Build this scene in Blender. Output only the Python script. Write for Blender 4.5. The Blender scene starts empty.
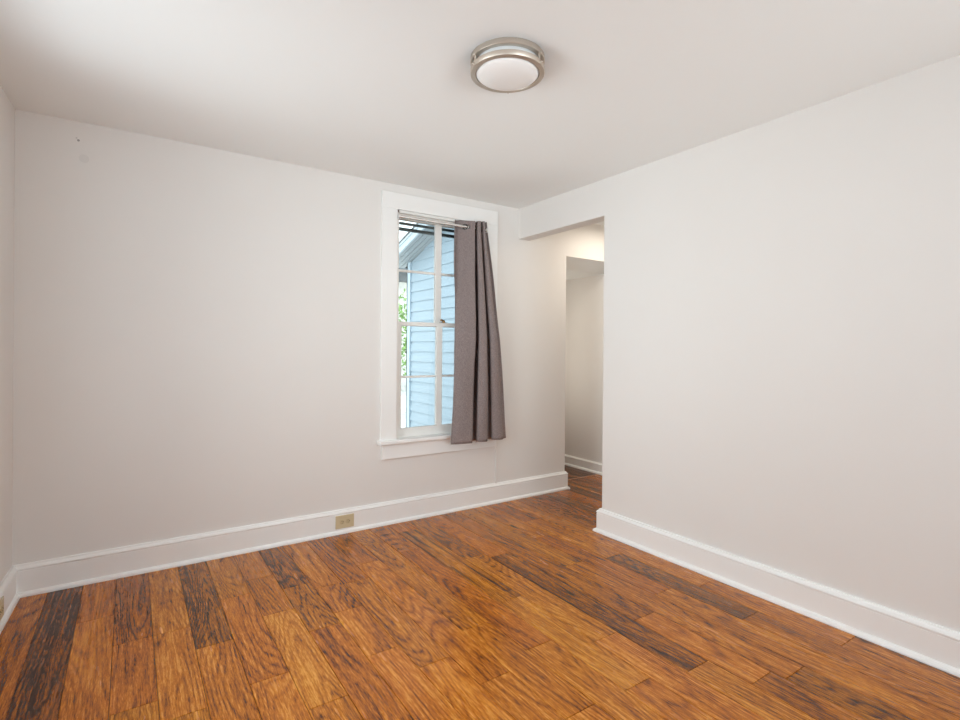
import bpy, bmesh, math, random
from mathutils import Vector, Matrix

SC = bpy.context.scene
COL = SC.collection
rnd = random.Random(7)

# ------------------------------------------------------------------ camera
EYE = 1.2626
YAW, PITCH, ROLL = math.radians(33.988), math.radians(-0.1133), math.radians(0.4404)
F = Vector((math.sin(YAW) * math.cos(PITCH), math.cos(YAW) * math.cos(PITCH), math.sin(PITCH)))
R0 = Vector((math.cos(YAW), -math.sin(YAW), 0.0))
U0 = R0.cross(F)
R = R0 * math.cos(ROLL) + U0 * math.sin(ROLL)
U = -R0 * math.sin(ROLL) + U0 * math.cos(ROLL)
cd = bpy.data.cameras.new('camera')
cam = bpy.data.objects.new('camera', cd)
COL.objects.link(cam)
cam.matrix_world = Matrix(((R.x, U.x, -F.x, 0.0), (R.y, U.y, -F.y, 0.0), (R.z, U.z, -F.z, EYE), (0, 0, 0, 1)))
cd.sensor_fit = 'HORIZONTAL'
cd.sensor_width = 36.0
cd.lens = 36.0 * 519.44 / 960.0
cd.shift_y = (349.25 - 360.0) / 960.0
cd.clip_start = 0.02
cd.clip_end = 300.0
SC.camera = cam

# ------------------------------------------------------------------ view, world and daylight
SC.view_settings.view_transform = 'Standard'
SC.view_settings.look = 'None'
SC.view_settings.exposure = 0.06
SC.view_settings.gamma = 1.0
SC.view_settings.use_curve_mapping = False
SC.cycles.use_denoising = True
SC.cycles.max_bounces = 14
SC.cycles.diffuse_bounces = 10
SC.cycles.transparent_max_bounces = 16
SC.cycles.caustics_reflective = False
SC.cycles.caustics_refractive = False

world = bpy.data.worlds.new('overcast_sky')
SC.world = world
world.use_nodes = True
bg = world.node_tree.nodes['Background']
bg.inputs['Color'].default_value = (0.86, 0.94, 1.0, 1)
bg.inputs['Strength'].default_value = 2.4

def area_light(name, loc, direction, sx, sy, power, color, shape='RECTANGLE', spread=180):
    l = bpy.data.lights.new(name, 'AREA')
    l.shape = shape
    l.size = sx
    l.size_y = sy
    l.energy = power
    l.color = color
    l.spread = math.radians(spread)
    o = bpy.data.objects.new(name, l)
    COL.objects.link(o)
    o.location = loc
    o.rotation_euler = Vector(direction).to_track_quat('-Z', 'Y').to_euler()
    return o

# daylight of the unseen left window; the front and upward lights are added fill;
# spreads are narrowed to steer the light across the room
DAY = (0.875, 0.975, 1.0)
area_light('daylight_side_window', (-0.82, 2.00, 1.55), (1, 0.15, -0.35), 1.2, 1.3, 9.3, DAY, spread=90)
area_light('ceiling_fill_side', (-0.78, 2.00, 1.30), (1, 0.25, 0.42), 1.2, 1.2, 4.4, DAY, spread=80)  # upward fill added at the left window to brighten the ceiling
area_light('fill_front', (1.60, -1.58, 1.55), (0, 1, -0.30), 1.8, 1.3, 3.6, DAY, spread=90)  # unseen fill added behind the camera
area_light('ceiling_fill_front', (1.60, -1.58, 1.30), (0.1, 1, 0.30), 1.6, 1.2, 5.6, DAY, spread=60)  # upward fill added behind the camera for the far ceiling
# warm hall lamp behind the right wall; far hall and passage fill are added
area_light('hall_lamp', (3.62, 2.95, 2.40), (0, 0, -1), 0.28, 0.28, 7.4, (1.0, 0.90, 0.76), 'DISK')
area_light('hall_far_fill', (3.35, 1.80, 2.40), (0, 0, -1), 0.28, 0.28, 1.8, (1.0, 0.90, 0.76), 'DISK')  # second hall light, added as fill
area_light('passage_fill', (3.50, 4.28, 1.3), (0.4, -1, 0), 0.3, 1.4, 3.2, (1.0, 0.94, 0.84))  # hidden fill added to brighten the passage wall
sun = bpy.data.lights.new('sun', 'SUN')
sun.energy = 6.5
sun.angle = math.radians(1.0)
sun.color = (1.0, 0.96, 0.90)
so = bpy.data.objects.new('sun', sun)
COL.objects.link(so)
so.rotation_euler = Vector((-0.80, -0.30, -0.95)).to_track_quat('-Z', 'Y').to_euler()

# ------------------------------------------------------------------ helpers
def lin(r, g, b):
    f = lambda c: (c / 255 / 12.92) if c / 255 <= 0.04045 else ((c / 255 + 0.055) / 1.055) ** 2.4
    return (f(r), f(g), f(b), 1)

class N:
    """small node-building helper"""
    def __init__(s, name):
        s.m = bpy.data.materials.new(name)
        s.m.use_nodes = True
        s.t = s.m.node_tree
        s.b = s.t.nodes['Principled BSDF']
        s.out = s.t.nodes['Material Output']
    def n(s, kind, **kw):
        o = s.t.nodes.new(kind)
        for k, v in kw.items():
            setattr(o, k, v)
        return o
    def l(s, a, b):
        s.t.links.new(a, b)
    def put(s, sock, v):
        if hasattr(v, 'is_output'):
            s.l(v, sock)
        else:
            sock.default_value = v
    def math(s, op, a, b=0.0, c=None, clamp=False):
        o = s.n('ShaderNodeMath', operation=op, use_clamp=clamp)
        s.put(o.inputs[0], a)
        s.put(o.inputs[1], b)
        if c is not None:
            s.put(o.inputs[2], c)
        return o.outputs[0]
    def noise(s, vec, scale, detail=3, rough=0.5, dist=0.0):
        o = s.n('ShaderNodeTexNoise')
        s.l(vec, o.inputs['Vector'])
        o.inputs['Scale'].default_value = scale
        o.inputs['Detail'].default_value = detail
        o.inputs['Roughness'].default_value = rough
        o.inputs['Distortion'].default_value = dist
        return o.outputs['Fac']
    def ramp(s, fac, stops, interp='LINEAR'):
        o = s.n('ShaderNodeValToRGB')
        s.l(fac, o.inputs[0])
        e = o.color_ramp.elements
        o.color_ramp.interpolation = interp
        e[0].position, e[0].color = stops[0]
        e[1].position, e[1].color = stops[-1]
        for p, c in stops[1:-1]:
            x = e.new(p)
            x.color = c
        return o.outputs['Color']
    def mix(s, fac, a, b, mode='MIX'):
        o = s.n('ShaderNodeMix', data_type='RGBA', blend_type=mode)
        s.put(o.inputs[0], fac)
        s.put(o.inputs[6], a)
        s.put(o.inputs[7], b)
        return o.outputs[2]
    def scale(s, vec, xyz):
        o = s.n('ShaderNodeMapping')
        s.l(vec, o.inputs['Vector'])
        o.inputs['Scale'].default_value = xyz
        return o.outputs['Vector']
    def bump(s, h, strength, dist, prev=None):
        o = s.n('ShaderNodeBump')
        o.inputs['Strength'].default_value = strength
        o.inputs['Distance'].default_value = dist
        s.l(h, o.inputs['Height'])
        if prev is not None:
            s.l(prev, o.inputs['Normal'])
        return o.outputs['Normal']

def paint(name, col, rough, spec=0.5, tex=0.0, tscale=300.0, mottled=0.0):
    k = N(name)
    tc = k.n('ShaderNodeTexCoord').outputs['Object']
    k.b.inputs['Roughness'].default_value = rough
    k.b.inputs['Specular IOR Level'].default_value = spec
    if mottled > 0:
        nz = k.noise(tc, 3.0, 3)
        dark = tuple(c * (1 - mottled) for c in col[:3]) + (1,)
        k.l(k.ramp(nz, [(0.35, dark), (0.65, col)]), k.b.inputs['Base Color'])
    else:
        k.b.inputs['Base Color'].default_value = col
    if tex > 0:
        k.l(k.bump(k.noise(tc, tscale, 3), tex, 0.001), k.b.inputs['Normal'])
    return k.m

def metal(name, col, rough, aniso=0.0):
    k = N(name)
    tc = k.n('ShaderNodeTexCoord').outputs['Object']
    k.b.inputs['Base Color'].default_value = col
    k.b.inputs['Metallic'].default_value = 1.0
    nz = k.noise(k.scale(tc, (40, 40, 900)), 1.0, 2)
    k.l(k.math('MULTIPLY_ADD', nz, 0.12, rough - 0.06), k.b.inputs['Roughness'])
    return k.m

M = {}
M['ceiling'] = paint('ceiling_paint', (0.855, 0.875, 0.87, 1), 0.85, 0.3, 0.15, 180)
M['trim'] = paint('trim_paint', (0.865, 0.87, 0.86, 1), 0.32, 0.5, 0.04, 90)
M['sash'] = paint('sash_paint', (0.86, 0.85, 0.82, 1), 0.40, 0.5, 0.04, 90)
M['nickel'] = metal('brushed_nickel', (0.62, 0.555, 0.485, 1), 0.46)
M['chrome'] = metal('rod_white_metal', (0.92, 0.92, 0.91, 1), 0.25)
M['dark_metal'] = metal('grommet_dark_metal', (0.06, 0.055, 0.05, 1), 0.3)
M['brass'] = metal('aged_brass', (0.30, 0.15, 0.05, 1), 0.35)
M['almond'] = paint('almond_plastic', lin(206, 192, 158), 0.35, 0.5)
M['almond_dark'] = paint('almond_socket', lin(196, 180, 144), 0.4, 0.5)
M['slot'] = paint('slot_dark', (0.02, 0.015, 0.01, 1), 0.6)
M['gap'] = paint('floor_underlay', (0.012, 0.006, 0.003, 1), 0.8)
M['storm'] = paint('dark_weatherstrip', (0.035, 0.045, 0.05, 1), 0.5)
M['soffit'] = paint('soffit_paint', (0.33, 0.37, 0.40, 1), 0.6)
M['fascia'] = paint('fascia_paint', (0.50, 0.57, 0.63, 1), 0.5)
M['shingle'] = paint('grey_shingle', (0.16, 0.17, 0.18, 1), 0.9, 0.2, 0.6, 30, 0.5)
M['corner'] = paint('corner_board_paint', (0.46, 0.57, 0.66, 1), 0.5)
M['grey_wall'] = paint('grey_house_paint', (0.30, 0.34, 0.36, 1), 0.8)
M['ground'] = paint('pale_gravel', (0.78, 0.77, 0.74, 1), 0.9, 0.2, 0.5, 25, 0.25)
M['bark'] = paint('bark', (0.10, 0.075, 0.05, 1), 0.9, 0.2, 0.8, 30, 0.4)

def wall_material():
    k = N('wall_paint')
    tc = k.n('ShaderNodeTexCoord').outputs['Object']
    base = (0.775, 0.757, 0.735, 1)
    nz = k.noise(tc, 2.2, 2)
    col = k.ramp(nz, [(0.3, (0.765, 0.746, 0.723, 1)), (0.7, base)])
    # two small filled nail holes high on the left of the window wall
    for (x, z, r, d) in ((-0.23, 2.341, 0.006, 0.45), (-0.238, 2.352, 0.004, 0.75), (-0.206, 2.25, 0.022, 0.93)):
        dn = k.n('ShaderNodeVectorMath', operation='DISTANCE')
        k.l(tc, dn.inputs[0])
        dn.inputs[1].default_value = (x, 3.4569, z)
        f = k.math('LESS_THAN', dn.outputs['Value'], r)
        col = k.mix(f, col, (base[0] * d, base[1] * d, base[2] * d, 1))
    k.l(col, k.b.inputs['Base Color'])
    k.b.inputs['Roughness'].default_value = 0.62
    k.b.inputs['Specular IOR Level'].default_value = 0.35
    k.l(k.bump(k.noise(tc, 220, 3), 0.12, 0.001), k.b.inputs['Normal'])
    return k.m
M['wall'] = wall_material()

def wood_material():
    k = N('hand_scraped_hickory')
    tc = k.n('ShaderNodeTexCoord').outputs['Object']
    at = k.n('ShaderNodeAttribute', attribute_name='plank')
    sp = k.n('ShaderNodeSeparateColor')
    k.l(at.outputs['Color'], sp.inputs[0])
    tone, off, fig = sp.outputs[0], sp.outputs[1], sp.outputs[2]
    streak = at.outputs['Alpha']
    xyz = k.n('ShaderNodeSeparateXYZ')
    k.l(tc, xyz.inputs[0])
    cv = k.n('ShaderNodeCombineXYZ')
    k.l(k.math('MULTIPLY_ADD', off, 17.0, xyz.outputs[0]), cv.inputs[0])
    k.l(k.math('MULTIPLY_ADD', fig, 31.0, xyz.outputs[1]), cv.inputs[1])
    k.l(k.math('MULTIPLY', off, 9.0), cv.inputs[2])
    v = cv.outputs[0]
    # growth-ring figure: contour lines of a slow field
    slow = k.noise(k.scale(v, (5.5, 0.65, 1)), 1.0, 1.5, 0.35, 0.1)
    rings = k.math('FRACT', k.math('MULTIPLY', slow, k.math('MULTIPLY_ADD', fig, 18.0, 20.0)))
    ringline = k.math('SUBTRACT', 1.0, k.math('ABSOLUTE', k.math('MULTIPLY_ADD', rings, 2.0, -1.0)))
    ringline = k.math('POWER', ringline, 2.2)
    fine = k.noise(k.scale(v, (130, 4.0, 1)), 1.0, 5, 0.7)
    pore = k.noise(k.scale(v, (240, 26, 1)), 1.0, 4, 0.75, 0.3)
    blotch = k.noise(k.scale(v, (11.0, 1.2, 1)), 1.0, 4, 0.6, 0.15)
    g = k.math('MULTIPLY_ADD', ringline, -0.26, 0.56)
    g = k.math('ADD', g, k.math('MULTIPLY', k.math('SUBTRACT', fine, 0.5), 1.2))
    g = k.math('ADD', g, k.math('MULTIPLY', k.math('SUBTRACT', pore, 0.5), 1.45))
    g = k.math('ADD', g, k.math('MULTIPLY', k.math('SUBTRACT', blotch, 0.5), 0.70))
    g = k.math('ADD', g, k.math('MULTIPLY', k.math('SUBTRACT', tone, 0.5), 0.80), clamp=True)
    col = k.ramp(g, [(0.0, lin(42, 18, 5)), (0.20, lin(92, 46, 10)), (0.42, lin(154, 83, 10)),
                     (0.64, lin(188, 108, 20)), (1.0, lin(226, 156, 66))])
    # long dark mineral streaks, mostly on the planks that carry them
    st = k.noise(k.scale(v, (38, 0.9, 1)), 1.0, 3, 0.5, 0.3)
    thr = k.math('MULTIPLY_ADD', streak, -0.22, 0.80)
    sm = k.math('MULTIPLY', k.math('SUBTRACT', st, thr), 14.0, clamp=True)
    col = k.mix(k.math('MULTIPLY', sm, 0.8), col, lin(48, 22, 8))
    # knots
    vo = k.n('ShaderNodeTexVoronoi')
    k.l(k.scale(v, (4.0, 1.3, 1)), vo.inputs['Vector'])
    vo.inputs['Scale'].default_value = 1.0
    kn = k.math('SUBTRACT', 0.075, k.math('MULTIPLY_ADD', k.math('SUBTRACT', fine, 0.5), 0.10, vo.outputs['Distance']))
    kn = k.math('MULTIPLY', kn, 22.0, clamp=True)
    col = k.mix(k.math('MULTIPLY', kn, 0.85), col, lin(36, 16, 8))
    hs = k.n('ShaderNodeHueSaturation')
    k.l(col, hs.inputs['Color'])
    k.l(k.math('MULTIPLY_ADD', k.math('SUBTRACT', fig, 0.5), 0.008, 0.503), hs.inputs['Hue'])
    k.l(hs.outputs[0], k.b.inputs['Base Color'])
    k.l(k.math('MULTIPLY_ADD', blotch, 0.12, 0.20), k.b.inputs['Roughness'])
    k.b.inputs['Specular IOR Level'].default_value = 0.34
    k.b.inputs['Coat Weight'].default_value = 0.15
    k.b.inputs['Coat Roughness'].default_value = 0.22
    scr = k.noise(k.scale(v, (34, 2.6, 1)), 1.0, 2, 0.4, 0.4)
    n1 = k.bump(scr, 0.6, 0.005)
    n2 = k.bump(fine, 0.25, 0.0012, n1)
    k.l(n2, k.b.inputs['Normal'])
    return k.m
M['wood'] = wood_material()

def fabric_material():
    k = N('taupe_curtain_fabric')
    tc = k.n('ShaderNodeTexCoord').outputs['Object']
    a = k.noise(k.scale(tc, (900, 900, 120)), 1.0, 2)
    b = k.noise(k.scale(tc, (110, 110, 900)), 1.0, 2)
    m = k.math('MULTIPLY', k.math('ADD', a, b), 0.5)
    k.l(k.ramp(m, [(0.38, lin(104, 93, 92)), (0.62, lin(158, 145, 143))]), k.b.inputs['Base Color'])
    k.b.inputs['Roughness'].default_value = 0.75
    k.b.inputs['Specular IOR Level'].default_value = 0.25
    k.b.inputs['Sheen Weight'].default_value = 0.0
    k.l(k.bump(m, 0.5, 0.001), k.b.inputs['Normal'])
    return k.m
M['fabric'] = fabric_material()

def glass_material():
    k = N('window_glass')
    tr = k.n('ShaderNodeBsdfTransparent')
    tr.inputs[0].default_value = (0.93, 0.97, 0.96, 1)
    gl = k.n('ShaderNodeBsdfGlossy')
    gl.inputs['Roughness'].default_value = 0.02
    fr = k.n('ShaderNodeFresnel')
    fr.inputs[0].default_value = 1.45
    mx = k.n('ShaderNodeMixShader')
    k.l(fr.outputs[0], mx.inputs[0])
    k.l(tr.outputs[0], mx.inputs[1])
    k.l(gl.outputs[0], mx.inputs[2])
    k.l(mx.outputs[0], k.out.inputs['Surface'])
    return k.m
M['glass'] = glass_material()

def diffuser_material():
    k = N('opal_acrylic')
    k.b.inputs['Base Color'].default_value = (0.86, 0.86, 0.85, 1)
    k.b.inputs['Roughness'].default_value = 0.3
    k.b.inputs['Subsurface Weight'].default_value = 0.0
    return k.m
M['opal'] = diffuser_material()

def siding_material():
    k = N('pale_blue_siding')
    tc = k.n('ShaderNodeTexCoord').outputs['Object']
    nz = k.noise(k.scale(tc, (4, 4, 60)), 1.0, 3)
    k.l(k.ramp(nz, [(0.3, (0.32, 0.40, 0.475, 1)), (0.7, (0.355, 0.44, 0.515, 1))]), k.b.inputs['Base Color'])
    k.b.inputs['Roughness'].default_value = 0.55
    return k.m
M['siding'] = siding_material()

def leaf_material():
    k = N('leaves')
    tc = k.n('ShaderNodeTexCoord').outputs['Object']
    nz = k.noise(tc, 4.0, 3)
    k.l(k.ramp(nz, [(0.3, (0.10, 0.20, 0.05, 1)), (0.7, (0.30, 0.50, 0.14, 1))]), k.b.inputs['Base Color'])
    k.b.inputs['Roughness'].default_value = 0.6
    return k.m
M['leaf'] = leaf_material()

def mesh_obj(name, bm, mats, parent=None, smooth=False, loc=None):
    me = bpy.data.meshes.new(name)
    bm.normal_update()
    bm.to_mesh(me)
    bm.free()
    for m in (mats if isinstance(mats, (list, tuple)) else [mats]):
        me.materials.append(m)
    if smooth:
        for p in me.polygons:
            p.use_smooth = True
    o = bpy.data.objects.new(name, me)
    COL.objects.link(o)
    if parent is not None:
        o.parent = parent
    if loc is not None:
        o.location = loc
    return o

def smooth_by_angle(o, deg=35):
    me = o.data
    for p in me.polygons:
        p.use_smooth = True
    bm = bmesh.new()
    bm.from_mesh(me)
    for e in bm.edges:
        if len(e.link_faces) == 2 and e.calc_face_angle(0) > math.radians(deg):
            e.smooth = False
    bm.to_mesh(me)
    bm.free()
    return o

def box(bm, x0, x1, y0, y1, z0, z1, bev=0.0, seg=2):
    r = bmesh.ops.create_cube(bm, size=1)
    vs = r['verts']
    for v in vs:
        v.co = Vector((x0 + (v.co.x + .5) * (x1 - x0), y0 + (v.co.y + .5) * (y1 - y0), z0 + (v.co.z + .5) * (z1 - z0)))
    if bev > 0:
        es = list({e for v in vs for e in v.link_edges})
        bmesh.ops.bevel(bm, geom=es, offset=bev, segments=seg, affect='EDGES', profile=0.5)
    return bm

def prism(bm, pts, z0, z1):
    a = [bm.verts.new((p[0], p[1], z0)) for p in pts]
    b = [bm.verts.new((p[0], p[1], z1)) for p in pts]
    n = len(pts)
    bm.faces.new(list(reversed(a)))
    bm.faces.new(b)
    for i in range(n):
        j = (i + 1) % n
        bm.faces.new((a[i], a[j], b[j], b[i]))
    bmesh.ops.recalc_face_normals(bm, faces=bm.faces)

def lathe(bm, prof, seg=64, c=(0, 0)):
    rings = []
    for (r, z) in prof:
        if r < 1e-6:
            rings.append([bm.verts.new((c[0], c[1], z))])
        else:
            rings.append([bm.verts.new((c[0] + r * math.cos(2 * math.pi * i / seg), c[1] + r * math.sin(2 * math.pi * i / seg), z)) for i in range(seg)])
    for a, b in zip(rings[:-1], rings[1:]):
        for i in range(seg):
            j = (i + 1) % seg
            if len(a) == 1 and len(b) > 1:
                bm.faces.new((a[0], b[j], b[i]))
            elif len(b) == 1 and len(a) > 1:
                bm.faces.new((a[i], a[j], b[0]))
            elif len(a) > 1:
                bm.faces.new((a[i], a[j], b[j], b[i]))
    bmesh.ops.recalc_face_normals(bm, faces=bm.faces)

def cyl(bm, p, q, r, seg=20):
    p, q = Vector(p), Vector(q)
    d = (q - p)
    m = Matrix.Translation((p + q) / 2) @ d.to_track_quat('Z', 'Y').to_matrix().to_4x4()
    bmesh.ops.create_cone(bm, cap_ends=True, segments=seg, radius1=r, radius2=r, depth=d.length, matrix=m)

def torus(bm, center, normal, R_, r_, seg=28, sub=10):
    q = Vector(normal).to_track_quat('Z', 'Y').to_matrix()
    rings = []
    for i in range(seg):
        a = 2 * math.pi * i / seg
        ring = []
        for j in range(sub):
            b = 2 * math.pi * j / sub
            v = Vector(((R_ + r_ * math.cos(b)) * math.cos(a), (R_ + r_ * math.cos(b)) * math.sin(a), r_ * math.sin(b)))
            ring.append(bm.verts.new(Vector(center) + q @ v))
        rings.append(ring)
    for i in range(seg):
        for j in range(sub):
            a, b = rings[i], rings[(i + 1) % seg]
            bm.faces.new((a[j], b[j], b[(j + 1) % sub], a[(j + 1) % sub]))
    bmesh.ops.recalc_face_normals(bm, faces=bm.faces)

def sweep(bm, path, prof):
    """profile (d, z) swept along a plan path with mitred corners; d grows to the LEFT of the direction of travel"""
    pts = [Vector((p[0], p[1])) for p in path]
    rows = []
    for i, p in enumerate(pts):
        if i > 0:
            d0 = (p - pts[i - 1]).normalized()
        if i < len(pts) - 1:
            d1 = (pts[i + 1] - p).normalized()
        if i == 0:
            d0 = d1
        if i == len(pts) - 1:
            d1 = d0
        n0, n1 = Vector((-d0.y, d0.x)), Vector((-d1.y, d1.x))
        m = (n0 + n1)
        m = m / max(1e-6, m.dot(n0))
        rows.append([bm.verts.new((p.x + m.x * d, p.y + m.y * d, z)) for d, z in prof])
    n = len(prof)
    for a, b in zip(rows[:-1], rows[1:]):
        for j in range(n):
            k = (j + 1) % n
            bm.faces.new((a[j], b[j], b[k], a[k]))
    bm.faces.new(rows[0])
    bm.faces.new(list(reversed(rows[-1])))
    bmesh.ops.recalc_face_normals(bm, faces=bm.faces)

def empty(name, loc, rz=0.0):
    o = bpy.data.objects.new(name, None)
    o.empty_display_size = 0.1
    COL.objects.link(o)
    o.location = loc
    o.rotation_euler = (0, 0, rz)
    return o

def tag(o, label=None, cat=None, group=None, kind=None):
    if label:
        o['label'] = label
    if cat:
        o['category'] = cat
    if group:
        o['group'] = group
    if kind:
        o['kind'] = kind
    return o

def struct(name, bm, mats, **kw):
    o = mesh_obj(name, bm, mats, **kw)
    o['kind'] = 'structure'
    return o

# ------------------------------------------------------------------ room dimensions (metres)
H = 2.44
YW = 3.457            # window wall, inner face
XR = 2.717            # right wall, inner face
TR = 0.12             # right wall thickness
YE = 2.507            # end of the right wall
ZH = 2.186            # underside of the header
XE = 3.262             # end of the window wall
YB = -1.40            # wall behind the camera
XL1 = -0.482          # left wall at the window wall
XL0 = XL1 - (YW - YB) * math.tan(math.radians(2.3))
WX0, WX1, WZ0, WZ1 = 1.596, 2.362, 0.60, 2.26   # window opening
XH = 3.964            # far hall wall
ZN = 2.015            # ceiling of the passage beyond

def wall_run(name, A, B, thick, holes=(), z1=H, z0=0.0):
    """wall from A to B, thickness to the LEFT of travel, with rectangular holes (s0,s1,za,zb)"""
    A, B = Vector(A), Vector(B)
    L = (B - A).length
    d = (B - A) / L
    n = Vector((-d.y, d.x)) * thick
    ss = sorted({0.0, L, *[h[0] for h in holes], *[h[1] for h in holes]})
    zs = sorted({z0, z1, *[h[2] for h in holes], *[h[3] for h in holes]})
    cells = set()
    for i in range(len(ss) - 1):
        for j in range(len(zs) - 1):
            sm, zm = (ss[i] + ss[i + 1]) / 2, (zs[j] + zs[j + 1]) / 2
            if not any(h[0] < sm < h[1] and h[2] < zm < h[3] for h in holes):
                cells.add((i, j))
    bm = bmesh.new()
    cache = {}
    def v(i, j, t):
        k = (i, j, t)
        if k not in cache:
            p = A + d * ss[i] + n * t
            cache[k] = bm.verts.new((p.x, p.y, zs[j]))
        return cache[k]
    for (i, j) in cells:
        bm.faces.new((v(i, j, 0), v(i + 1, j, 0), v(i + 1, j + 1, 0), v(i, j + 1, 0)))
        bm.faces.new((v(i, j, 1), v(i, j + 1, 1), v(i + 1, j + 1, 1), v(i + 1, j, 1)))
        if (i - 1, j) not in cells:
            bm.faces.new((v(i, j, 0), v(i, j + 1, 0), v(i, j + 1, 1), v(i, j, 1)))
        if (i + 1, j) not in cells:
            bm.faces.new((v(i + 1, j, 0), v(i + 1, j, 1), v(i + 1, j + 1, 1), v(i + 1, j + 1, 0)))
        if (i, j - 1) not in cells:
            bm.faces.new((v(i, j, 0), v(i, j, 1), v(i + 1, j, 1), v(i + 1, j, 0)))
        if (i, j + 1) not in cells:
            bm.faces.new((v(i, j + 1, 0), v(i + 1, j + 1, 0), v(i + 1, j + 1, 1), v(i, j + 1, 1)))
    bmesh.ops.recalc_face_normals(bm, faces=bm.faces)
    return struct(name, bm, M['wall'])

# walls
wall_run('wall_back', (XL1 - 0.14, YW), (4.10, YW), 0.16,
         [(WX0 - (XL1 - 0.14), WX1 - (XL1 - 0.14), WZ0, WZ1), (XE - (XL1 - 0.14), XH - (XL1 - 0.14), 0.0, 2.10)])
Lw = Vector((XL1 - XL0, YW - YB)).length
wall_run('wall_left', (XL0, YB), (XL1, YW), 0.14, [(1.10, 2.30, 0.70, 2.20), (2.80, 4.00, 0.70, 2.20)])
wall_run('wall_front', (XR + TR, YB), (XL0 - 0.14, YB), 0.14, [(0.35, 2.65, 0.70, 2.20)])
# right wall with the header over the opening: one L-shaped piece
bm = bmesh.new()
pr = [(YB, 0), (YE, 0), (YE, ZH), (YW, ZH), (YW, H), (YB, H)]
a = [bm.verts.new((XR, y, z)) for y, z in pr]
b = [bm.verts.new((XR + TR, y, z)) for y, z in pr]
bm.faces.new(a)
bm.faces.new(list(reversed(b)))
for i in range(6):
    j = (i + 1) % 6
    bm.faces.new((a[i], b[i], b[j], a[j]))
bmesh.ops.recalc_face_normals(bm, faces=bm.faces)
es = [e for e in bm.edges if all(abs(v.co.y - YE) < 1e-5 for v in e.verts) and abs(e.verts[0].co.x - e.verts[1].co.x) < 1e-5
      or (all(abs(v.co.z - ZH) < 1e-5 for v in e.verts) and abs(e.verts[0].co.x - e.verts[1].co.x) < 1e-5)]
bmesh.ops.bevel(bm, geom=es, offset=0.006, segments=3, affect='EDGES', profile=0.5)
struct('wall_right', bm, M['wall'])
# hall beyond the opening
wall_run('wall_hall_side', (XH, 1.30), (XH, 4.36), -0.10)
wall_run('wall_hall_end', (XR + TR, 1.30), (XH + 0.1, 1.30), -0.10)
wall_run('wall_passage_end', (XE - 0.02, 4.30), (XH, 4.30), 0.08, z1=2.30)
wall_run('wall_passage_side', (XE, YW + 0.16), (XE, 4.30), 0.07, z1=2.30)

bm = bmesh.new()
box(bm, XL0 - 0.14, XH + 0.10, YB - 0.14, YW + 0.16, H, H + 0.12)
struct('ceiling', bm, M['ceiling'])
bm = bmesh.new()
for q in ([(YW + 0.012, 2.099), (YW + 0.16, ZN), (4.30, ZN), (4.30, 2.30), (YW + 0.165, 2.30), (YW + 0.165, 2.10), (YW + 0.012, 2.10)],):
    a = [bm.verts.new((XE + 0.0005, y, z)) for y, z in q]
    b = [bm.verts.new((XH - 0.0005, y, z)) for y, z in q]
    bm.faces.new(a); bm.faces.new(list(reversed(b)))
    for i in range(len(q)):
        j = (i + 1) % len(q)
        bm.faces.new((a[i], b[i], b[j], a[j]))
bmesh.ops.recalc_face_normals(bm, faces=bm.faces)
struct('ceiling_passage', bm, M['ceiling'])

# ------------------------------------------------------------------ floor: scraped planks running away from the camera
X0F, PW = -0.3405, 0.1436
JOINTS = {  # column -> joints from the window wall towards the camera (Y)
    -1: [1.9], 0: [2.21], 1: [2.969, 1.7], 2: [2.664, 2.168], 3: [2.663, 2.032], 4: [2.446], 5: [2.856, 2.082],
    6: [3.018, 2.576], 7: [2.81, 2.326], 8: [2.722, 2.424, 2.009], 9: [2.695, 1.826], 10: [2.886, 1.612],
    11: [3.12, 1.962], 12: [2.92, 1.688], 13: [3.24, 2.077, 1.286], 14: [2.62, 1.576], 15: [2.56, 1.227], 16: [3.218, 1.598],
    17: [2.86, 2.216, 0.992], 18: [2.66, 1.708], 19: [2.95, 2.172, 1.324], 20: [2.52, 1.641], 21: [2.30, 1.1]}
# tone of each piece in that order (0 dark .. 1 light), and how streaked it is
TONES = {
    -1: [(.50, .1)], 0: [(.12, .4), (.3, .2)], 1: [(.46, .1), (.58, 0)], 2: [(.36, .1), (.50, .1), (.5, .1)], 3: [(.60, .1), (.66, .2), (.5, 0)],
    4: [(.28, .7), (.62, .1)], 5: [(.50, 0), (.52, .1), (.62, .1)], 6: [(.48, .8), (.44, .1), (.70, .2)],
    7: [(.26, 1.0), (.42, .1), (.44, .2)], 8: [(.52, .3), (.50, .1), (.64, .6), (.62, 0)], 9: [(.42, .1), (.52, .4), (.66, .1)],
    10: [(.40, .2), (.58, .5), (.60, .3)], 11: [(.50, .2), (.52, .3), (.62, .1)], 12: [(.44, .1), (.48, .3), (.64, .1)],
    13: [(.45, .2), (.50, 1.0), (.62, .1), (.55, 0)], 14: [(.42, .3), (.60, .1), (.66, .1)], 15: [(.54, .2), (.34, .7), (.56, .5)],
    16: [(.40, .1), (.44, .3), (.66, .1)], 17: [(.52, .1), (.56, .2), (.55, .3), (.30, .7)], 18: [(.50, .1), (.44, .2), (.58, .1)],
    19: [(.40, .1), (.56, .1), (.24, .1), (.50, .1)], 20: [(.46, .1), (.62, .1), (.56, .1)], 21: [(.5, .1), (.5, .1)]}
bm = bmesh.new()
box(bm, XL0 - 0.14, XH + 0.1, YB - 0.14, 4.36, -0.10, -0.004)
for f in bm.faces:
    f.material_index = 1
lay = bm.loops.layers.float_color.new('plank')
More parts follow.
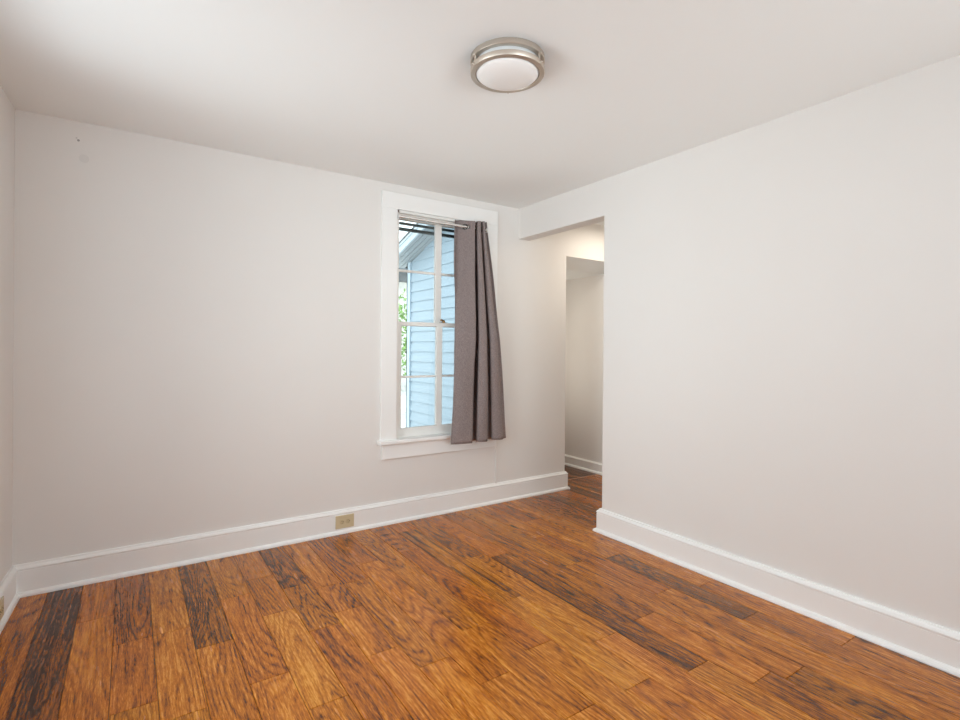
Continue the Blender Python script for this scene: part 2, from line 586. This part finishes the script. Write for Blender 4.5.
for c in range(-3, 31):
    x0, x1 = X0F + c * PW, X0F + (c + 1) * PW
    if x0 > XH + 0.05:
        break
    js = JOINTS.get(c)
    if js is None:
        js = [2.9 - rnd.random() * 0.9, 1.6 - rnd.random() * 0.7]
    js = [3.665] + list(js)
    y = js[-1]
    while y > YB:
        y -= 0.45 + rnd.random() * 0.85
        js.append(y)
    js[-1] = YB
    tones = TONES.get(c, [])
    # beyond the seam of the passage
    segs = [(4.30 - 0.0, 3.675, 0.10 + rnd.random() * 0.15, 0.3)]
    for i in range(len(js) - 1):
        t, s = tones[i] if i < len(tones) else (0.36 + rnd.random() * 0.34, rnd.random() * 0.5)
        if x0 > 2.6 and c > 20:
            t = 0.16 + rnd.random() * 0.3
        segs.append((js[i], js[i + 1], t, s))
    for (ya, yb, t, s) in segs:
        g, bv = 0.0009, 0.0018
        if yb > ya - 0.02:
            continue
        o0 = [(x0 + g, yb + g), (x1 - g, yb + g), (x1 - g, ya - g), (x0 + g, ya - g)]
        i0 = [(x0 + g + bv, yb + g + bv), (x1 - g - bv, yb + g + bv), (x1 - g - bv, ya - g - bv), (x0 + g + bv, ya - g - bv)]
        lo = [bm.verts.new((p[0], p[1], -0.0014)) for p in o0]
        bt = [bm.verts.new((p[0], p[1], -0.0038)) for p in o0]
        hi = [bm.verts.new((p[0], p[1], 0.0)) for p in i0]
        fs = [bm.faces.new(hi)]
        for k in range(4):
            j = (k + 1) % 4
            fs.append(bm.faces.new((lo[k], lo[j], hi[j], hi[k])))
            fs.append(bm.faces.new((bt[k], bt[j], lo[j], lo[k])))
        r1, r2 = rnd.random(), rnd.random()
        for f in fs:
            for lp in f.loops:
                lp[lay] = (t, r1, r2, s)
struct('floor', bm, [M['wood'], M['gap']])
bm = bmesh.new()
box(bm, XE, XH, 3.664, 3.676, -0.004, 0.0012, 0.0004, 1)
struct('trim_1', bm, paint('threshold_strip', lin(176, 128, 92), 0.35))

# ------------------------------------------------------------------ baseboards with shoe moulding
BP = [(0, 0), (0.043, 0), (0.043, 0.006), (0.040, 0.014), (0.033, 0.020), (0.0245, 0.023), (0.0240, 0.126),
      (0.0222, 0.1275), (0.0222, 0.1295), (0.0260, 0.133), (0.0262, 0.139), (0.0210, 0.145), (0.0150, 0.150), (0.0120, 0.158), (0, 0.158)]
bm = bmesh.new()
sweep(bm, [(XE, YW + 0.16), (XE, YW), (XL1, YW), (XL0, YB)], [(d * 0.86, z) for d, z in BP])
smooth = struct('baseboard_back', bm, M['trim'])
bm = bmesh.new()
sweep(bm, [(XR, YB), (XR, YE), (XR + TR, YE), (XR + TR, 1.35)], BP)
struct('baseboard_right', bm, M['trim'])
bm = bmesh.new()
sweep(bm, [(XH, 1.35), (XH, 4.30)], [(d, z * 0.68 if z > 0.05 else z) for d, z in BP])
struct('baseboard_hall', bm, M['trim'])
# slim painted cable cover running from the window apron down to the baseboard
bm = bmesh.new()
box(bm, 2.4900, 2.5020, YW - 0.009, YW + 0.001, 0.155, 0.47, 0.0015, 2)
struct('trim_2', bm, M['wall'])

# ------------------------------------------------------------------ window
win = tag(empty('window_1', (0, 0, 0)), 'white double hung window with plain casing in the grey wall', 'window', None, 'structure')
CY0 = YW - 0.020
bm = bmesh.new(); box(bm, 1.475, WX0, CY0, YW, 0.60, WZ1, 0.0025); box(bm, WX1, 2.484, CY0, YW, 0.60, WZ1, 0.0025)
box(bm, 1.475, 2.484, CY0 - 0.001, YW, WZ1, 2.377, 0.0025)
mesh_obj('casing', bm, M['trim'], win)
bm = bmesh.new(); box(bm, 1.455, 2.504, YW - 0.052, YW + 0.050, 0.572, 0.6005, 0.006, 3)
mesh_obj('stool', bm, M['trim'], win)
bm = bmesh.new(); box(bm, 1.488, 2.487, CY0, YW, 0.464, 0.572, 0.0025)
mesh_obj('apron', bm, M['trim'], win)
bm = bmesh.new()
JT = 0.018
box(bm, WX0, WX0 + JT, YW - 0.002, YW + 0.158, WZ0, WZ1)
box(bm, WX1 - JT, WX1, YW - 0.002, YW + 0.158, WZ0, WZ1)
box(bm, WX0, WX1, YW - 0.002, YW + 0.158, WZ1 - JT, WZ1)
box(bm, WX0, WX1, YW + 0.045, YW + 0.175, WZ0 - 0.02, WZ0 + 0.006)
# parting stops
box(bm, WX0 + JT, WX0 + JT + 0.012, YW + 0.022, YW + 0.045, WZ0, WZ1 - JT, 0.002)
box(bm, WX1 - JT - 0.012, WX1 - JT, YW + 0.022, YW + 0.045, WZ0, WZ1 - JT, 0.002)
box(bm, WX0 + JT, WX1 - JT, YW + 0.022, YW + 0.045, WZ1 - JT - 0.014, WZ1 - JT, 0.002)
mesh_obj('jamb', bm, M['sash'], win)

def sash(name, y0, y1, z0, z1, xs0, xs1, bot, top, mx, mw, mz, mh):
    """frame with one wide centre bar and one thin cross bar, and the glass behind them"""
    bm = bmesh.new()
    xl, xr = WX0 + JT + 0.001, WX1 - JT - 0.001
    box(bm, xl, xs0, y0, y1, z0, z1, 0.002)
    box(bm, xs1, xr, y0, y1, z0, z1, 0.002)
    box(bm, xs0 - 0.003, xs1 + 0.003, y0 + 0.0005, y1, z0, z0 + bot, 0.002)
    box(bm, xs0 - 0.003, xs1 + 0.003, y0 + 0.0005, y1, z1 - top, z1, 0.002)
    box(bm, mx - mw / 2, mx + mw / 2, y0 + 0.001, y1 - 0.004, z0 + bot - 0.003, z1 - top + 0.003, 0.003)
    box(bm, xs0 - 0.003, xs1 + 0.003, y0 + 0.005, y1 - 0.006, mz - mh / 2, mz + mh / 2, 0.003)
    o = mesh_obj(name, bm, M['sash'], win)
    bm = bmesh.new()
    box(bm, xs0 - 0.004, xs1 + 0.004, (y0 + y1) / 2 + 0.004, (y0 + y1) / 2 + 0.007, z0 + bot - 0.006, z1 - top + 0.006)
    mesh_obj('glass_pane', bm, M['glass'], o)
    return o
lower = sash('lower_sash', YW + 0.047, YW + 0.081, 0.600, 1.456, 1.664, 2.262, 0.066, 0.030, 1.986, 0.050, 1.045, 0.016)
upper = sash('upper_sash', YW + 0.085, YW + 0.118, 1.425, 2.240, 1.654, 2.306, 0.030, 0.022, 1.993, 0.054, 1.839, 0.018)
# brass sash lock on the meeting rail
bm = bmesh.new()
box(bm, 1.998, 2.056, YW + 0.050, YW + 0.078, 1.456, 1.460, 0.001)
cyl(bm, (2.030, YW + 0.064, 1.459), (2.030, YW + 0.064, 1.470), 0.012)
box(bm, 2.008, 2.034, YW + 0.052, YW + 0.068, 1.468, 1.480, 0.003)
bmesh.ops.create_uvsphere(bm, u_segments=12, v_segments=8, radius=0.009, matrix=Matrix.Translation((2.008, YW + 0.058, 1.478)))
tag(mesh_obj('sash_lock', bm, M['brass'], lower, smooth=False), 'brass sash lock')
# dark storm frame outside
bm = bmesh.new()
box(bm, WX0 + JT, WX1 - JT, YW + 0.140, YW + 0.156, 2.196, 2.214)
box(bm, WX0 + JT, WX1 - JT, YW + 0.136, YW + 0.158, 2.150, 2.172)
box(bm, WX0 + JT, WX0 + JT + 0.012, YW + 0.140, YW + 0.156, WZ0 + 0.006, 2.2)
box(bm, WX1 - JT - 0.012, WX1 - JT, YW + 0.140, YW + 0.156, WZ0 + 0.006, 2.2)
box(bm, WX0 + JT, WX1 - JT, YW + 0.140, YW + 0.156, WZ0 + 0.006, WZ0 + 0.042)
tag(mesh_obj('storm_frame', bm, M['storm'], win), 'dark storm window frame')

# ------------------------------------------------------------------ curtain rod and curtain
RY, RZ = 3.425, 2.207
rod = empty('curtain_rod', (WX0, RY, RZ))
bm = bmesh.new()
cyl(bm, (0.004, 0, 0), (WX1 - WX0 - 0.004, 0, 0), 0.0115, 24)
o = mesh_obj('rod', bm, M['chrome'], rod); smooth_by_angle(o)
for s, x in ((1, 0.0), (-1, WX1 - WX0)):
    bm = bmesh.new()
    cyl(bm, (x, 0, 0), (x + s * 0.010, 0, 0), 0.017, 24)
    o = mesh_obj('end_cap', bm, M['chrome'], rod); smooth_by_angle(o)
tag(rod, 'slim white tension rod across the top of the window opening', 'curtain rod')

# plan outline of the pleats at the top and at the hem: (X, distance from the rod line towards the room)
TOP = [(2.084, -.010), (2.086, -.026), (2.104, -.028), (2.135, -.015), (2.165, 0.000), (2.225, 0.028), (2.238, 0.024), (2.236, -.004),
       (2.236, -.036), (2.252, -.042), (2.276, -.036), (2.280, -.014), (2.270, 0.002), (2.262, 0.014), (2.266, 0.026), (2.278, 0.034),
       (2.290, 0.028), (2.294, 0.012), (2.290, -.012), (2.292, -.036), (2.302, -.040), (2.316, -.032), (2.318, -.010), (2.312, 0.004),
       (2.312, 0.018), (2.320, 0.028), (2.332, 0.020), (2.338, -.004), (2.346, -.022), (2.358, 0.010)]
HEM = [(1.998, 0.006), (2.004, 0.026), (2.040, 0.046), (2.090, 0.056), (2.130, 0.054), (2.160, 0.042), (2.168, 0.020), (2.160, -.020),
       (2.165, -.050), (2.215, -.055), (2.255, -.045), (2.258, -.015), (2.234, 0.004), (2.218, 0.018), (2.228, 0.036), (2.262, 0.050),
       (2.300, 0.046), (2.318, 0.026), (2.308, -.010), (2.312, -.048), (2.350, -.055), (2.392, -.040), (2.387, -.010), (2.370, 0.008),
       (2.378, 0.024), (2.412, 0.036), (2.452, 0.030), (2.482, 0.004), (2.506, -.020), (2.536, -.026)]
def catmull(P, n):
    out = []
    m = len(P) - 1
    for k in range(n + 1):
        t = k / n * m
        i = min(int(t), m - 1)
        u = t - i
        p0, p1, p2, p3 = P[max(i - 1, 0)], P[i], P[i + 1], P[min(i + 2, m)]
        out.append(tuple(0.5 * (2 * p1[c] + (p2[c] - p0[c]) * u + (2 * p0[c] - 5 * p1[c] + 4 * p2[c] - p3[c]) * u * u
                                + (3 * p1[c] - p0[c] - 3 * p2[c] + p3[c]) * u ** 3) for c in (0, 1)))
    return out
NU, NV = 220, 70
TA, HA = catmull(TOP, NU), catmull(HEM, NU)
ZT, ZB = 2.254, 0.540
cur = empty('curtain', (2.2, 3.38, ZB))
def cpos(i, v):
    sx = v ** 0.92
    yc = RY - (RY - 3.350) * min(1.0, max(0.0, v - 0.04) / 0.5)
    x = TA[i][0] * (1 - sx) + HA[i][0] * sx
    d = TA[i][1] * (1 - v) + HA[i][1] * v
    d += 0.0035 * math.sin(i * 0.116 + v * 9) * v + 0.003 * math.sin(i * 0.051 - v * 14) * min(1, v * 5)
    if d < 0 and x < WX1 - 0.02:
        d *= 1 + 1.5 * math.sin(math.pi * min(1.0, v * 1.05))
    z = ZT + (ZB - ZT) * v + 0.004 * math.sin(i * 0.08) * v + 0.016 * i / NU * (1 - v)
    y = min(yc - d, 3.494)
    k = min(1.0, max(0.0, (z - 0.62) / 0.12))
    y = min(y, 3.400 + 0.094 * k)
    if x > WX1 - 0.045:
        y = min(y, 3.432)
    return Vector((x - 2.2, y - 3.38, z - ZB))
bm = bmesh.new()
rows = []
vals = [k / 40 * 0.06 for k in range(40)] + [0.06 + 0.94 * k / NV for k in range(NV + 1)]
for v in vals:
    rows.append([bm.verts.new(cpos(i, v)) for i in range(NU + 1)])
for a, b in zip(rows[:-1], rows[1:]):
    for i in range(NU):
        c = (a[i].co + b[i + 1].co) / 2
        # the punched holes the rod runs through
        if (c.y + 3.38 - RY) ** 2 + (c.z + ZB - RZ) ** 2 < 0.0185 ** 2 and abs(c.y + 3.38 - RY) < 0.0165:
            continue
        bm.faces.new((a[i], a[i + 1], b[i + 1], b[i]))
bmesh.ops.recalc_face_normals(bm, faces=bm.faces)
panel = mesh_obj('fabric_panel', bm, M['fabric'], cur, smooth=True)
so = panel.modifiers.new('thickness', 'SOLIDIFY')
so.thickness = 0.0022
so.offset = 0
# hem stitching ridge
bm = bmesh.new()
rows2 = []
for (zz, dd) in ((0.098, 0.0012), (0.0995, 0.0030), (0.101, 0.0012)):
    v = 1 - zz / (ZT - ZB)
    rows2.append([bm.verts.new(cpos(i, v) + Vector((0, -dd, 0))) for i in range(NU + 1)])
for a, b in zip(rows2[:-1], rows2[1:]):
    for i in range(NU):
        bm.faces.new((a[i], a[i + 1], b[i + 1], b[i]))
mesh_obj('hem_seam', bm, M['fabric'], cur, smooth=True)
vr = (ZT - RZ) / (ZT - ZB)
last = None
for i in range(4, NU - 4):
    p0, p1 = cpos(i, vr), cpos(i + 1, vr)
    y0_, y1_ = p0.y + 3.38 - RY, p1.y + 3.38 - RY
    if (y0_ <= 0) != (y1_ <= 0):
        t_ = (p1 - p0); t_.z = 0; t_.normalize()
        nrm = Vector((t_.y, -t_.x, 0))
        bm = bmesh.new()
        c = p0.lerp(p1, 0.5)
        torus(bm, (c.x, c.y, RZ - ZB), nrm, 0.0195, 0.0040)
        tag(mesh_obj('grommet', bm, M['dark_metal'], cur, smooth=True), 'dark metal grommet ring')
tag(cur, 'taupe grommet curtain panel gathered at the right side of the window', 'curtain')

# ------------------------------------------------------------------ ceiling lamp
LX, LY = 1.268, 1.697
lamp = empty('ceiling_lamp', (LX, LY, H), math.radians(0))
bm = bmesh.new(); lathe(bm, [(0, -0.001), (0.128, -0.001), (0.128, -0.022), (0, -0.022)])
o = mesh_obj('canopy', bm, M['opal'], lamp); smooth_by_angle(o)
bm = bmesh.new(); lathe(bm, [(0.132, 0), (0.150, 0), (0.151, -0.003), (0.151, -0.020), (0.149, -0.022), (0.132, -0.022), (0.132, 0)], 96)
o = mesh_obj('upper_ring', bm, M['nickel'], lamp); smooth_by_angle(o)
bm = bmesh.new(); lathe(bm, [(0.131, -0.044), (0.148, -0.044), (0.151, -0.046), (0.151, -0.062), (0.149, -0.065), (0.131, -0.067), (0.129, -0.064), (0.131, -0.044)], 96)
o = mesh_obj('lower_ring', bm, M['nickel'], lamp); smooth_by_angle(o)
prof = [(0.128, -0.022), (0.128, -0.058)]
for k in range(1, 13):
    t = k / 12 * math.pi / 2
    prof.append((0.128 * math.cos(t), -0.058 - 0.034 * math.sin(t)))
prof[-1] = (0, -0.092)
bm = bmesh.new(); lathe(bm, prof, 96)
o = mesh_obj('diffuser', bm, M['opal'], lamp); smooth_by_angle(o)
for ang in (172, 292, 52):
    a = math.radians(ang)
    c, s = math.cos(a) * 0.1505, math.sin(a) * 0.1505
    bm = bmesh.new()
    cyl(bm, (c * .96, s * .96, -0.018), (c * .96, s * .96, -0.048), 0.0045, 14)
    bmesh.ops.create_uvsphere(bm, u_segments=12, v_segments=8, radius=0.0055, matrix=Matrix.Translation((c, s, -0.020)))
    bmesh.ops.create_uvsphere(bm, u_segments=12, v_segments=8, radius=0.0055, matrix=Matrix.Translation((c, s, -0.058)))
    cyl(bm, (c, s, -0.058), (c * 1.07, s * 1.07, -0.058), 0.004, 12)
    mesh_obj('post', bm, M['nickel'], lamp)
tag(lamp, 'round double ring brushed nickel flush lamp with white diffuser on the ceiling', 'ceiling lamp')

# ------------------------------------------------------------------ outlets on the baseboards
def outlet(loc, rz, label):
    t = empty('wall_outlet', loc, rz)
    w, h = 0.128, 0.088
    bm = bmesh.new()
    box(bm, -w / 2, w / 2, -0.006, 0.0, -h / 2, h / 2, 0.003, 3)
    mesh_obj('cover_plate', bm, M['almond'], t)
    for sx in (-0.021, 0.021):
        bm = bmesh.new()
        r = bmesh.ops.create_cone(bm, cap_ends=True, segments=28, radius1=0.0172, radius2=0.0168, depth=0.004,
                                  matrix=Matrix.Translation((sx, -0.007, 0)) @ Matrix.Rotation(math.radians(90), 4, 'X'))
        for v in bm.verts:
            v.co.x = sx + max(-0.0142, min(0.0142, v.co.x - sx))
        so_ = mesh_obj('socket', bm, M['almond_dark'], t)
        bm = bmesh.new()
        box(bm, sx - 0.005, sx + 0.004, -0.0096, -0.0086, 0.0055, 0.0078)
        box(bm, sx - 0.004, sx + 0.004, -0.0096, -0.0086, -0.0078, -0.0055)
        cyl(bm, (sx + 0.0095, -0.0086, 0), (sx + 0.0095, -0.0096, 0), 0.0026, 12)
        mesh_obj('slot', bm, M['slot'], so_)
    bm = bmesh.new()
    cyl(bm, (0, -0.0055, 0), (0, -0.0078, 0), 0.0032, 14)
    mesh_obj('screw', bm, M['almond_dark'], t)
    return tag(t, label, 'outlet')
outlet((1.218, YW - 0.0207, 0.0795), 0.0, 'almond duplex outlet set sideways in the baseboard under the window wall')
ld = Vector((XL1 - XL0, YW - YB)).normalized()
ln = Vector((ld.y, -ld.x))
s_ = (3.10 - YB)
pl = Vector((XL0, YB)) + ld * s_ + ln * 0.0207
outlet((pl.x, pl.y, 0.078), math.atan2(ld.y, ld.x), 'almond outlet cover in the left wall baseboard, cut off by the edge of the view')

# ------------------------------------------------------------------ outside: wing of the house, neighbour, tree, ground
bm = bmesh.new()
box(bm, -30, 40, YW + 0.17, 70, -0.42, -0.30)
struct('ground', bm, M['ground'])
wing = empty('house_wing', (3.1, 6.24, -0.3))
def rel(o):
    o.parent = wing
    o.matrix_parent_inverse = Matrix.Translation((-3.1, -6.24, 0.3))
    return o
YC = 6.24
def soff(y):
    return 2.405 + 0.295 * (YC - y)
EXPO = 0.130
bm = bmesh.new()
z = -0.344
k = 0
while z < soff(YW + .2):
    zt = z + EXPO
    y0 = YW + 0.17
    # clip the course under the sloping soffit
    def yl(zz):
        return min(YC, YC - (zz - 2.405) / 0.295) if zz > 2.405 else YC
    ya, yb = yl(z), yl(min(zt, soff(y0)))
    if ya > y0 + 0.02:
        pts = [(3.1 - 0.019, y0, z), (3.1 - 0.019, ya, z), (3.1 - 0.002, max(yb, y0 + .01), zt), (3.1 - 0.002, y0, zt)]
        f1 = [bm.verts.new(p) for p in pts]
        f2 = [bm.verts.new((3.16, p[1], p[2])) for p in pts]
        bm.faces.new(f1)
        bm.faces.new(list(reversed(f2)))
        for i in range(4):
            j = (i + 1) % 4
            bm.faces.new((f1[i], f2[i], f2[j], f1[j]))
    z = zt
    k += 1
bmesh.ops.recalc_face_normals(bm, faces=bm.faces)
rel(mesh_obj('siding', bm, M['siding']))
bm = bmesh.new(); box(bm, 3.1, 5.0, YC - 0.02, YC + 0.04, -0.3, 2.40)
rel(mesh_obj('end_wall', bm, M['siding']))
bm = bmesh.new()
box(bm, 3.068, 3.10, YC - 0.02, YC + 0.075, -0.3, 2.40, 0.003)
box(bm, 3.068, 3.16, YC + 0.050, YC + 0.075, -0.3, 2.40, 0.003)
rel(mesh_obj('corner_board', bm, M['corner']))
def slab(name, x0, x1, ya, yb, dz0, dz1, mat):
    bm = bmesh.new()
    vs = []
    for (x, y) in ((x0, ya), (x1, ya), (x1, yb), (x0, yb)):
        vs.append((x, y))
    lo = [bm.verts.new((x, y, soff(y) + dz0)) for x, y in vs]
    hi = [bm.verts.new((x, y, soff(y) + dz1)) for x, y in vs]
    bm.faces.new(list(reversed(lo)))
    bm.faces.new(hi)
    for i in range(4):
        j = (i + 1) % 4
        bm.faces.new((lo[i], lo[j], hi[j], hi[i]))
    bmesh.ops.recalc_face_normals(bm, faces=bm.faces)
    return rel(mesh_obj(name, bm, mat))
YO = YC + 0.22
slab('soffit', 2.84, 3.3, YW + 0.17, YO, 0.008, 0.014, M['gap'])
bm = bmesh.new()
for k in range(4):
    x0, x1 = 2.842 + k * 0.066, 2.842 + k * 0.066 + 0.058
    lo = [bm.verts.new((x, y, soff(y) + 0.0)) for x, y in ((x0, YW + .17), (x1, YW + .17), (x1, YO), (x0, YO))]
    hi = [bm.verts.new((v.co.x, v.co.y, v.co.z + 0.010)) for v in lo]
    bm.faces.new(list(reversed(lo))); bm.faces.new(hi)
    for i in range(4):
        j = (i + 1) % 4
        bm.faces.new((lo[i], lo[j], hi[j], hi[i]))
bmesh.ops.recalc_face_normals(bm, faces=bm.faces)
rel(mesh_obj('soffit_boards', bm, M['soffit']))
slab('fascia_board', 2.815, 2.84, YW + 0.17, YO + 0.01, -0.012, 0.085, M['fascia'])
slab('drip_edge', 2.800, 2.816, YW + 0.17, YO + 0.02, 0.060, 0.092, M['fascia'])
slab('roof', 2.795, 5.2, YW + 0.17, YO + 0.03, 0.086, 0.110, M['shingle'])
bm = bmesh.new()
box(bm, 2.80, 5.1, YO + 0.01, YO + 0.10, soff(YO) - 0.02, soff(YO) + 0.07, 0.01)
rel(mesh_obj('gutter', bm, M['fascia']))
bm = bmesh.new()
for (xx, yy) in ((2.93, 0), (3.02, 0)):
    pass
tag(wing, 'pale blue clapboard wing of the house with sloping eave outside the window', 'house')

# grey neighbour house far behind
nb = empty('neighbour_house', (8.6, 17.0, -0.3))
bm = bmesh.new(); box(bm, -3.0, 3.0, 0, 6, 0, 4.0)
mesh_obj('wall', bm, M['ground'], nb)
bm = bmesh.new()
pts = [(-3.4, 3.9), (3.4, 3.9), (0, 5.6)]
a = [bm.verts.new((x, -0.4, z)) for x, z in pts]
b = [bm.verts.new((x, 6.4, z)) for x, z in pts]
bm.faces.new(a); bm.faces.new(list(reversed(b)))
for i in range(3):
    j = (i + 1) % 3
    bm.faces.new((a[i], b[i], b[j], a[j]))
bmesh.ops.recalc_face_normals(bm, faces=bm.faces)
mesh_obj('roof', bm, M['shingle'], nb)
for wx in (-1.9, 0.3):
    bm = bmesh.new(); box(bm, wx, wx + 0.9, -0.04, 0.02, 1.2, 2.5, 0.01)
    mesh_obj('window', bm, M['corner'], nb)
tag(nb, 'pale house with a pitched grey roof behind the tree outside', 'house')

def tree(loc, crown_z, rad, n, seed, label, trunk_h):
    r = random.Random(seed)
    t = empty('tree', loc)
    bm = bmesh.new()
    segs = 10
    prev = None
    for k in range(7):
        zz = trunk_h * k / 6
        rr = 0.11 * (1 - 0.09 * k)
        ox, oy = 0.06 * math.sin(k), 0.05 * math.cos(k * 1.3)
        ring = [bm.verts.new((ox + rr * math.cos(2 * math.pi * i / segs), oy + rr * math.sin(2 * math.pi * i / segs), zz)) for i in range(segs)]
        if prev:
            for i in range(segs):
                bm.faces.new((prev[i], prev[(i + 1) % segs], ring[(i + 1) % segs], ring[i]))
        prev = ring
    for k in range(7):
        an = k * 0.9
        cyl(bm, (0, 0, trunk_h * 0.8), (rad * .6 * math.cos(an), rad * .6 * math.sin(an), crown_z + rad * (0.5 * (k % 3) - .4)), 0.03, 8)
    mesh_obj('trunk', bm, M['bark'], t)
    bm = bmesh.new()
    for k in range(n):
        while True:
            p = Vector((r.uniform(-1, 1), r.uniform(-1, 1), r.uniform(-1, 1)))
            if 0.15 < p.length < 1:
                break
        p = Vector((p.x * rad, p.y * rad, p.z * rad * 1.1 + crown_z))
        a = Vector((r.gauss(0, 1), r.gauss(0, 1), r.gauss(0, 1))).normalized() * 0.055
        b = a.cross(Vector((r.gauss(0, 1), r.gauss(0, 1), r.gauss(0, 1)))).normalized() * 0.028
        bm.faces.new([bm.verts.new(p + q) for q in (-a, b, a, -b)])
    mesh_obj('foliage', bm, M['leaf'], t)
    tag(t, label, 'tree')
tree((6.25, 11.2, -0.3), 1.95, 1.25, 3600, 3, 'green leafy tree beyond the corner of the blue wing', 1.9)

# outer slab under the house so that the wall stands on something
bm = bmesh.new()
box(bm, XL0 - 0.3, 4.2, YB - 0.3, YW + 0.17, -0.42, -0.10)
struct('floor_foundation', bm, M['grey_wall'])
